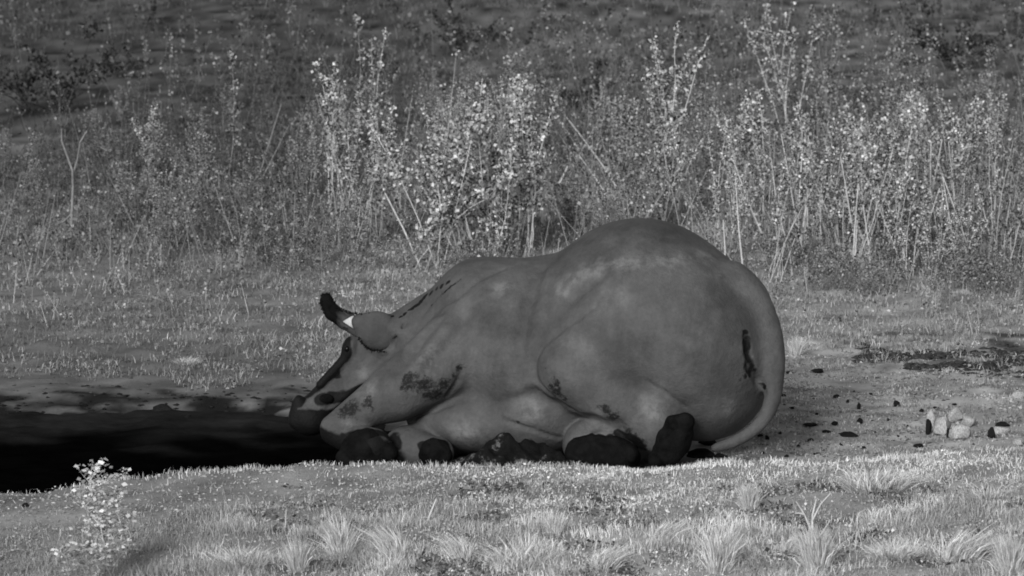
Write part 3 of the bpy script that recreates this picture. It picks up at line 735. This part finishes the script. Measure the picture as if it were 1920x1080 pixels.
place('fore', 205, 1085, 872, 'pale flowering weed close to the camera in the lower left corner', rz=.6, wide=1.55)
place('spike2', 424, 350, 88, 'grey spike weed standing tallest in the left half')
place('spike2', 655, 330, 20, 'grey spike weed reaching almost to the top edge left of the centre')
place('bushy_pale2', 285, 350, 195, 'pale tuft-like weed in the dim left background')
place('bushy_pale2', 640, 400, 110, 'pale loose weed left of the speckled one', rz=1.1)
place('bushy_pale2', 1480, 260, 0, 'pale tall weed touching the top edge on the right', rz=2)
place('stalky2', 1545, 280, 5, 'tall grey weed at the top edge right of the pale one', rz=3)
place('bushy_pale2', 1240, 360, 70, 'pale weed with twin spikes above the highest part of the back', rz=.3)
# fillers by zone
LOOK = {'stalky': 'stalky pale-stemmed weed', 'stalky2': 'branching weed on grey stems', 'bushy_pale2': 'pale bushy seed-headed weed', 'bushy_pale': 'pale bushy seed-headed weed', 'spike': 'slim pale spike weed',
 'spike2': 'single-stemmed grey spike weed', 'mid_bush': 'leafy mid-grey weed', 'dull': 'dull leafy weed', 'dull2': 'dull tall weed', 'dark': 'small dark bush', 'low': 'low speckled weed'}
ORD = ['', 'second ', 'third ', 'fourth ', 'fifth ']
def ordinal(i, n):
    if n == 1: return ''
    if i < min(5, (n+1)//2): return (', leftmost of its kind there' if i == 0 else ', %sfrom the left' % ORD[i])
    j = n-1-i
    if j < 5: return (', rightmost of its kind there' if j == 0 else ', %sfrom the right' % ORD[j])
    return ', in the middle of its row'
def fill(keys, n, x0, x1, b0, b1, h0, h1, where, wide=1.0):
    L = []
    for i in range(n):
        px = x0+(x1-x0)*(i+random.random())/n; b = random.uniform(b0, b1); k = random.choice(keys)
        hpx = random.uniform(h0, h1)*(.55+.45*(b/500.0))
        L.append((px, k, place(k, px, b, b-hpx, '-', None, wide=wide)))
    L.sort(key=lambda t: t[0])
    for k in set(LOOK[t[1]] for t in L):
        S = [t[2] for t in L if LOOK[t[1]] == k]
        for i, o in enumerate(S): o['label'] = k+' '+where+ordinal(i, len(S)); o['group'] = k+'s '+where
fill(['stalky', 'stalky', 'stalky2', 'bushy_pale2', 'spike'], 34, 1340, 1930, 440, 540, 150, 300, 'in the right front row')
fill(['stalky', 'stalky2', 'mid_bush', 'spike2', 'bushy_pale2'], 34, 1220, 1930, 320, 430, 130, 270, 'midway back on the right')
fill(['stalky2', 'dull2', 'mid_bush', 'spike2'], 28, 1230, 1930, 180, 310, 110, 220, 'far back on the right')
fill(['stalky2', 'mid_bush', 'bushy_pale2', 'stalky'], 30, 640, 1250, 390, 500, 90, 230, 'in front of the central clump')
fill(['stalky2', 'mid_bush', 'mid_bush', 'spike2', 'bushy_pale2'], 30, 560, 1200, 220, 380, 110, 220, 'behind the central clump')
fill(['dull2', 'stalky2', 'mid_bush'], 14, 560, 1250, 150, 250, 80, 150, 'far back in the middle')
fill(['dull', 'dull2', 'mid_bush', 'dull', 'stalky2'], 30, -20, 640, 380, 510, 70, 190, 'nearer by on the left')
fill(['dull', 'dull2', 'dull', 'mid_bush'], 26, -20, 640, 180, 370, 70, 180, 'far back on the left')
fill(['dull', 'dark', 'dull2'], 12, -20, 1300, 60, 170, 50, 110, 'along the top edge')
fill(['low'], 34, 430, 1000, 440, 525, 40, 90, 'at the foot of the central clump')
fill(['low'], 36, 1430, 1920, 500, 560, 40, 100, 'at the foot of the right thicket')

# bare stalks and twigs
def stalk(name, pts, r0, r1, mat, label, cat='stalk', Y=None, branches=()):
    base = ground_at(*pts[0]); Y = base[1]
    A = Acc(); W = [at(x, y, Y) for x, y in pts]; W[0] = base-np.array((0, 0, .02)); root = empty(name, base)
    A.tube(np.array(W)-base, r0, r1, 5); obj('stem', A.mesh('stem'), M[mat], root)
    for br in branches:
        B = Acc(); B.tube(np.array([at(x, y, Y+random.uniform(-.02, .02)) for x, y in br])-base, r0*.6, r1*.7, 4); obj('branch', B.mesh('branch'), M[mat], root)
    return tag(root, label, cat)
stalk('dead_sapling', [(134, 455), (137, 400), (139, 350), (138, 320), (128, 292), (118, 265)], .016, .007, 'stem_mid', 'pale forked dead sapling on the far left', 'sapling',
      branches=[[(138, 330), (147, 300), (152, 268)], [(137, 400), (122, 415), (105, 422)], [(118, 265), (118, 240)], [(152, 268), (165, 245)]])
stalk('bent_stalk', [(470, 345), (488, 325), (500, 285), (512, 245), (528, 195)], .009, .004, 'stem_mid', 'long bare curved stalk left of the centre')
stalk('leaning_stalk', [(1170, 370), (1130, 310), (1095, 262), (1062, 220)], .007, .004, 'stem_pale', 'pale thick stalk leaning left over the back, upper one of two')
stalk('leaning_stalk', [(1145, 372), (1112, 328), (1085, 290)], .009, .004, 'stem_pale', 'pale stalk leaning left, lower one of two')
stalk('leaning_stalk', [(942, 460), (955, 408), (972, 348)], .011, .006, 'stem_pale', 'pale stalk leaning right just above the shoulder')
stalk('leaning_stalk', [(1036, 372), (1050, 342), (1066, 308)], .010, .006, 'stem_pale', 'short pale stalk leaning right above the middle of the back')
stalk('leaning_stalk', [(790, 500), (757, 430), (722, 362)], .010, .006, 'stem_pale', 'pale stalk leaning left under the speckled weed left of the centre')
stalk('thin_stalk', [(606, 556), (603, 500), (602, 455)], .005, .003, 'stem_mid', 'thin dark upright stalk just above the raised ear')
for i in range(34):
    x = random.uniform(1350, 1915); b = random.uniform(440, 535); L = random.uniform(90, 210); k = random.gauss(-.06, .14)
    o = stalk('bare_stalk', [(x, b), (x+k*L*.5+random.gauss(0, 3), b-L*.5), (x+k*L, b-L)], .008, .004, 'stem_pale', 'bare pale stalk among the weeds on the right')
    o['group'] = 'bare stalks in the right thicket'
stalk('dry_twig', [(1522, 1075), (1522, 1010), (1523, 965), (1530, 935)], .010, .004, 'stem_pale', 'pale branching dry twig close to the camera on the right', 'twig',
      branches=[[(1522, 1000), (1508, 965), (1492, 940)], [(1523, 975), (1538, 945), (1556, 925)], [(1522, 1020), (1540, 1000), (1556, 975)], [(1508, 965), (1500, 962), (1490, 962)], [(1522, 1030), (1505, 1010), (1490, 1000)]])
stalk('dry_twig', [(1602, 1030), (1605, 1000), (1608, 960)], .005, .003, 'stem_pale', 'thin pale dry twig right of the branching twig', 'twig', branches=[[(1606, 990), (1594, 1010)], [(1606, 985), (1618, 1035)]])
stalk('dry_twig', [(535, 990), (537, 955)], .005, .003, 'stem_pale', 'short upright pale twig on the bare shelf left of the centre', 'twig')
stalk('dry_twig', [(800, 975), (812, 950), (818, 935)], .007, .004, 'stem_pale', 'leaning pale twig in the grass below the chest', 'twig')

# ------------------------------------------------------------------ straw tufts near the camera
def tuft(seed, n, hgt, spread, lean=(0, 0)):
    rg = np.random.default_rng(seed); a = rg.uniform(0, 6.28, n); r = spread*.6*np.sqrt(rg.uniform(0, 1, n))
    x, y = np.cos(a)*r, np.sin(a)*r; h = hgt*rg.uniform(.15, 1, n)**1.2; o = spread*rg.uniform(-.2, 1, n)
    dx, dy = np.cos(a)*o*.8+lean[0]*h+rg.normal(0, .07, n), np.sin(a)*o+lean[1]*h+rg.normal(0, .03, n)
    wd = .0028*rg.uniform(.6, 1.4, n); fa = rg.uniform(0, 6.28, n); sx_, sy_ = np.cos(fa)*wd, np.sin(fa)*wd
    P = np.empty((n, 5, 3)); z0 = -.02
    P[:, 0] = np.stack([x-sx_, y-sy_, 0*x+z0], 1); P[:, 1] = np.stack([x+sx_, y+sy_, 0*x+z0], 1)
    P[:, 2] = np.stack([x-sx_*.8+dx*.4, y-sy_*.8+dy*.4, h*.6], 1); P[:, 3] = np.stack([x+sx_*.8+dx*.4, y+sy_*.8+dy*.4, h*.6], 1)
    P[:, 4] = np.stack([x+dx, y+dy, h], 1); i = np.arange(n)[:, None]*5
    return mesh_np('tuft', P.reshape(-1, 3), i+np.array([[0, 1, 3, 2]]), i+np.array([[2, 3, 4]]), np.repeat(rg.uniform(0, 1, n), 5))
TM = [tuft(21, 520, .27, .09, (.15, 0)), tuft(22, 420, .17, .13, (.9, 0)), tuft(23, 600, .10, .22, (-.3, 0)), tuft(24, 380, .22, .09, (-.7, 0))]
tufts = [(1530, 1070, 0, 1.3, 'big pale straw tuft around the foot of the branching twig'), (1350, 1075, 0, 1.25, 'tall pale straw tuft left of the branching twig'),
 (640, 1045, 0, 1.1, 'upright pale straw tuft below the folded fore foot'), (975, 1060, 2, 1.4, 'wide pale straw tuft at the bottom middle'),
 (745, 1050, 3, 1.2, 'pale straw tuft at the bottom left of the centre, leaning left'), (1240, 1020, 1, 1.1, 'pale straw tuft leaning right below the far hind foot'),
 (870, 1055, 3, 1.0, 'thin straw tuft left of the wide bottom tuft'), (1640, 915, 2, 1.5, 'broad pale straw tuft on the bank right of the tail'),
 (1405, 955, 0, .8, 'small bright straw tuft below the tail'), (1790, 1055, 1, 1.5, 'pale straw tuft leaning right in the lower right corner'),
 (1890, 1075, 0, 1.1, 'straw tuft in the extreme lower right corner'), (1850, 935, 2, 1.0, 'soft straw tuft near the right edge of the bank'),
 (1670, 1045, 2, 1.0, 'flat matted pale tuft right of the branching twig'), (1040, 1005, 0, .7, 'small straw tuft above the wide bottom tuft'),
 (450, 1060, 2, 1.1, 'flat pale tuft at the bottom, right of the flowering weed'), (560, 1070, 0, .9, 'straw tuft at the bottom edge left of the upright one'),
 (1130, 1065, 1, 1.0, 'straw tuft at the bottom edge right of the wide one'), (1950-470, 1040, 1, .8, 'small leaning tuft just left of the branching twig'),
 (352, 683, 2, .55, 'small bright tuft alone on the bare soil behind the mud'), (1492, 668, 0, .7, 'pale tuft just behind the rump on the right')]
for px, py, k, s_, lab in tufts:
    o = obj('grass_tuft', TM[k], M['straw']); o.location = ground_at(px, py); o.scale = (s_*.8, s_*.8, s_*.8); o.rotation_euler[2] = 0 if k in (1, 3) else random.uniform(0, 6)
    tag(o, lab, 'grass tuft', 'straw tufts')

# ------------------------------------------------------------------ clods, stones, mud heap
def lump_mesh(seed, rough=.28, sub=3, flat=.7):
    import bmesh
    bm = bmesh.new(); bmesh.ops.create_icosphere(bm, subdivisions=sub, radius=1)
    rg = np.random.default_rng(seed); D = rg.normal(0, 1, (9, 3)); ph = rg.uniform(0, 6, 9)
    PL = []
    for _ in range(9): a_ = rg.normal(0, 1, 3); a_ /= np.linalg.norm(a_); PL.append((a_, rg.uniform(.5, .85)))
    for v in bm.verts:
        c = np.array(v.co); s = sum(math.sin(float(D[i]@c)*(1.5+i*.45)+ph[i])/(1.5+i*.4) for i in range(9))
        c = c*(1+rough*s*.45)
        for pn, pd in PL:
            ex = pn@c-pd
            if ex > 0: c = c-pn*ex*.92
        v.co = Vector(c); v.co.z *= flat
    for f in bm.faces: f.smooth = True
    me = bpy.data.meshes.new('lump'); bm.to_mesh(me); bm.free(); return me
LM = [lump_mesh(s, .45) for s in (1, 2, 3, 4, 5, 6)]; LMM = []
for mat in ('clod', 'clod_mid', 'stone'):
    row = []
    for m0 in LM: c = m0.copy(); c.materials.append(M[mat]); row.append(c)
    LMM.append(row)
def lump(name, px, py, rx, ry, mi, label, cat, grp=None, rz=0):
    o = obj(name, random.choice(LMM[mi]), None); g_ = ground_at(px, py+ry*.7); r = sz(rx, g_[1])
    o.location = g_+np.array((0, 0, sz(ry, g_[1])*.55)); o.scale = (r, max(r*.8, .01), sz(ry, g_[1])/.7*1.05); o.rotation_euler[2] = rz
    return tag(o, label, cat, grp)
clods = [(1468, 743, 6, 3), (1569, 744, 7, 4), (1632, 739, 4, 3), (1610, 762, 5, 8), (1727, 770, 6, 4), (1664, 787, 4, 3), (1531, 778, 5, 3), (1485, 765, 5, 3), (1451, 776, 4, 5),
 (1519, 825, 8, 4), (1437, 822, 5, 6), (1425, 817, 7, 3), (1682, 818, 3, 3), (1533, 851, 8, 4), (1478, 700, 9, 3), (1788, 759, 5, 3), (1752, 764, 8, 3), (1589, 755, 4, 4), (1618, 839, 6, 3), (1463, 812, 4, 3),
 (1575, 835, 4, 3), (1497, 838, 5, 3), (1548, 765, 3, 3), (1600, 735, 3, 2), (1640, 810, 3, 2), (1700, 800, 3, 2), (1475, 855, 6, 3), (1430, 850, 5, 3)]
for x, y, rx, ry in clods: lump('dung_clod', x, y, rx, ry, 0, 'small black dung clod scattered on the bare soil right of the tail', 'dung clod', 'small scattered dung clods')
lump('dung_clod', 1679, 757, 9, 8, 0, 'largest round black clod, farthest from the rump', 'dung clod')
lump('dung_clod', 1612, 790, 8, 7, 0, 'round black clod below the upright one, right of the tail', 'dung clod')
lump('dung_clod', 1534, 696, 12, 6, 0, 'flat dark clod highest up behind the rump', 'dung clod')
for x, y, rx, ry, lab in ((1521, 796, 14, 4, 'long flat black dung piece, upper left of three'), (1565, 796, 9, 5, 'black dung piece ending the upper row on its right'), (1548, 809, 13, 4, 'long flat black dung piece in the middle row'), (1591, 815, 18, 5, 'longest flat black dung piece, lowest right of the row')):
    lump('dung_piece', x, y, rx, ry, 0, lab, 'dung')
lump('dark_clod', 308, 768, 18, 9, 0, 'rounded dark clod on the far rim of the black mud', 'clod')
lump('dark_clod', 156, 760, 9, 6, 0, 'small dark clod on the far rim, near the left edge', 'clod')
lump('dark_clod', 52, 948, 7, 5, 0, 'tiny black clod on the near bank at the left edge', 'clod')
lump('dark_clod', 1025, 907, 9, 3, 1, 'small flat grey chip on the near bank below the belly', 'clod')
lump('dark_clod', 1253, 891, 4, 2, 0, 'tiny black crumb on the near bank below the hind foot', 'clod')
lump('dark_clod', 1680, 965, 22, 6, 1, 'flat dark clod in the grass of the near bank on the right', 'clod')
for x, y, rx, ry, lab in ((1330, 832, 18, 7, 'dark mud lump beside the turned out hind foot'), (1318, 850, 26, 10, 'dark mud lump under the tip of the tail'), (1350, 855, 14, 6, 'small dark mud lump right of the tail tip')):
    lump('mud_lump', x, y, rx, ry, 0, lab, 'mud lump')
for x, y, rx, ry, lab in ((1766, 797, 24, 25, 'largest pale stone, in the middle of the cluster on the right'), (1788, 782, 19, 16, 'pale stone perched behind the largest one'), (1742, 785, 9, 18, 'narrow pale stone at the left end of the cluster'),
    (1797, 808, 24, 20, 'low pale stone at the front right of the cluster'), (1812, 788, 15, 17, 'small grey stone at the right end of the cluster'), (1872, 806, 16, 14, 'dark topped stone right of the pale cluster'), (1908, 740, 15, 8, 'pale blurred stone at the right edge'), (1908, 828, 18, 9, 'low pale stone at the right edge by the bank')):
    lump('stone', x, y, rx, ry, 2, lab, 'stone', rz=random.uniform(0, 3))
for x, y, rx, ry, lab in ((1739, 800, 9, 20, 'black upright clod at the left end of the pale stones'), (1776, 812, 6, 12, 'black lump filling the dark gap between the pale stones'), (1857, 812, 7, 14, 'black clod left of the dark topped stone'), (1878, 795, 13, 5, 'black clod lying over the right stone'), (1722, 838, 10, 6, 'black clod in front of the pale stones')):  # the lump between the pale stones stands in for a dark gap
    lump('dark_clod', x, y, rx, ry, 0, lab, 'clod')
# trodden mud heap under the belly and crumbs of dung on the far right
def heap():
    xs = np.arange(-.44, .44, .014); ys = np.arange(-.26, .26, .014)
    def zf(x, y): return (.20+.05*x)*np.clip(1-(x/.42)**2-(y/.24)**2, 0, 1)**.8*(1+.25*nz(x+3, y, .12, 3))+.02*nz(x, y+2, .06, 1)-.02
    V, q, t = grid(xs, ys, zf, lambda x, y: 0*x); return V, q
m3, n3, b3, o3 = newmat('mud_heap'); t3 = N(n3, 'ShaderNodeTexCoord').outputs['Object']
f3 = noise(n3, 9, 7, .7, t3); n3.links.new(ramp(n3, f3, [(.35, .003), (.57, .009), (.63, .12), (.70, .02)]), b3.inputs['Base Color']); bump(n3, b3, f3, 1, .04)
V, q = heap(); o = obj('mud_heap', mesh_np('mud_heap', V, q, smooth=True), m3); p = at(960, 872, -.80); o.location = (p[0], -.80, terrain(p[0], -.80)+.0); tag(o, 'low dark mottled mud heap in front of the belly', 'mud heap')
def crumbs(name, label, n, gen, mat, smin_=.008, smax_=.03):
    Vs, T = [], []; base = np.array([(1, 0, 0), (-1, 0, 0), (0, 1, 0), (0, -1, 0), (0, 0, 1), (0, 0, -1)], float)
    F = np.array([(0, 2, 4), (2, 1, 4), (1, 3, 4), (3, 0, 4), (2, 0, 5), (1, 2, 5), (3, 1, 5), (0, 3, 5)])
    for i in range(n):
        x, y = gen(); s_ = random.uniform(smin_, smax_); v = base*rng.uniform(.5, 1.3, (6, 3))*s_*np.array((1.6, 1.2, .6)); 
        Vs.append(v+np.array((x, y, float(terrain(x, y))+s_*.2))); T.append(F+i*6)
    o = obj(name, mesh_np(name, np.concatenate(Vs), tris=np.concatenate(T)), M[mat]); tag(o, label, 'debris', kind='stuff')
def g1():
    while True:
        x = random.uniform(1600, 1950); y = random.gauss(676, 13)+.02*(x-1750)
        p = ground_at(x, y)
        if nz(p[0], p[1], .4, 3) > -.2: return p[0], p[1]
crumbs('dung_litter', 'dark broken dung litter strewn behind on the right', 900, g1, 'clod_soft', .006, .026)
crumbs('soil_crumbs', 'tiny dark crumbs on the bare soil on the right', 260, lambda: (random.uniform(1.5, 3.4), random.uniform(-1, 2.4)), 'clod_mid', .004, .012)
crumbs('mud_crumbs', 'black mud crumbs along the far rim of the wallow', 170, lambda: (random.uniform(-3.9, -.6), random.gauss(1.95, .16)), 'clod', .005, .018)
crumbs('soil_crumbs', 'tiny crumbs on the bare soil behind the mud', 260, lambda: (random.uniform(-3.6, -1.0), random.uniform(2.0, 3.6)), 'clod_mid', .004, .014)
crumbs('soil_crumbs', 'pale clods and crumbs on the near bank', 1500, lambda: (random.uniform(-3.4, 3.4), random.uniform(-4.6, -1.25)), 'stone', .004, .012)
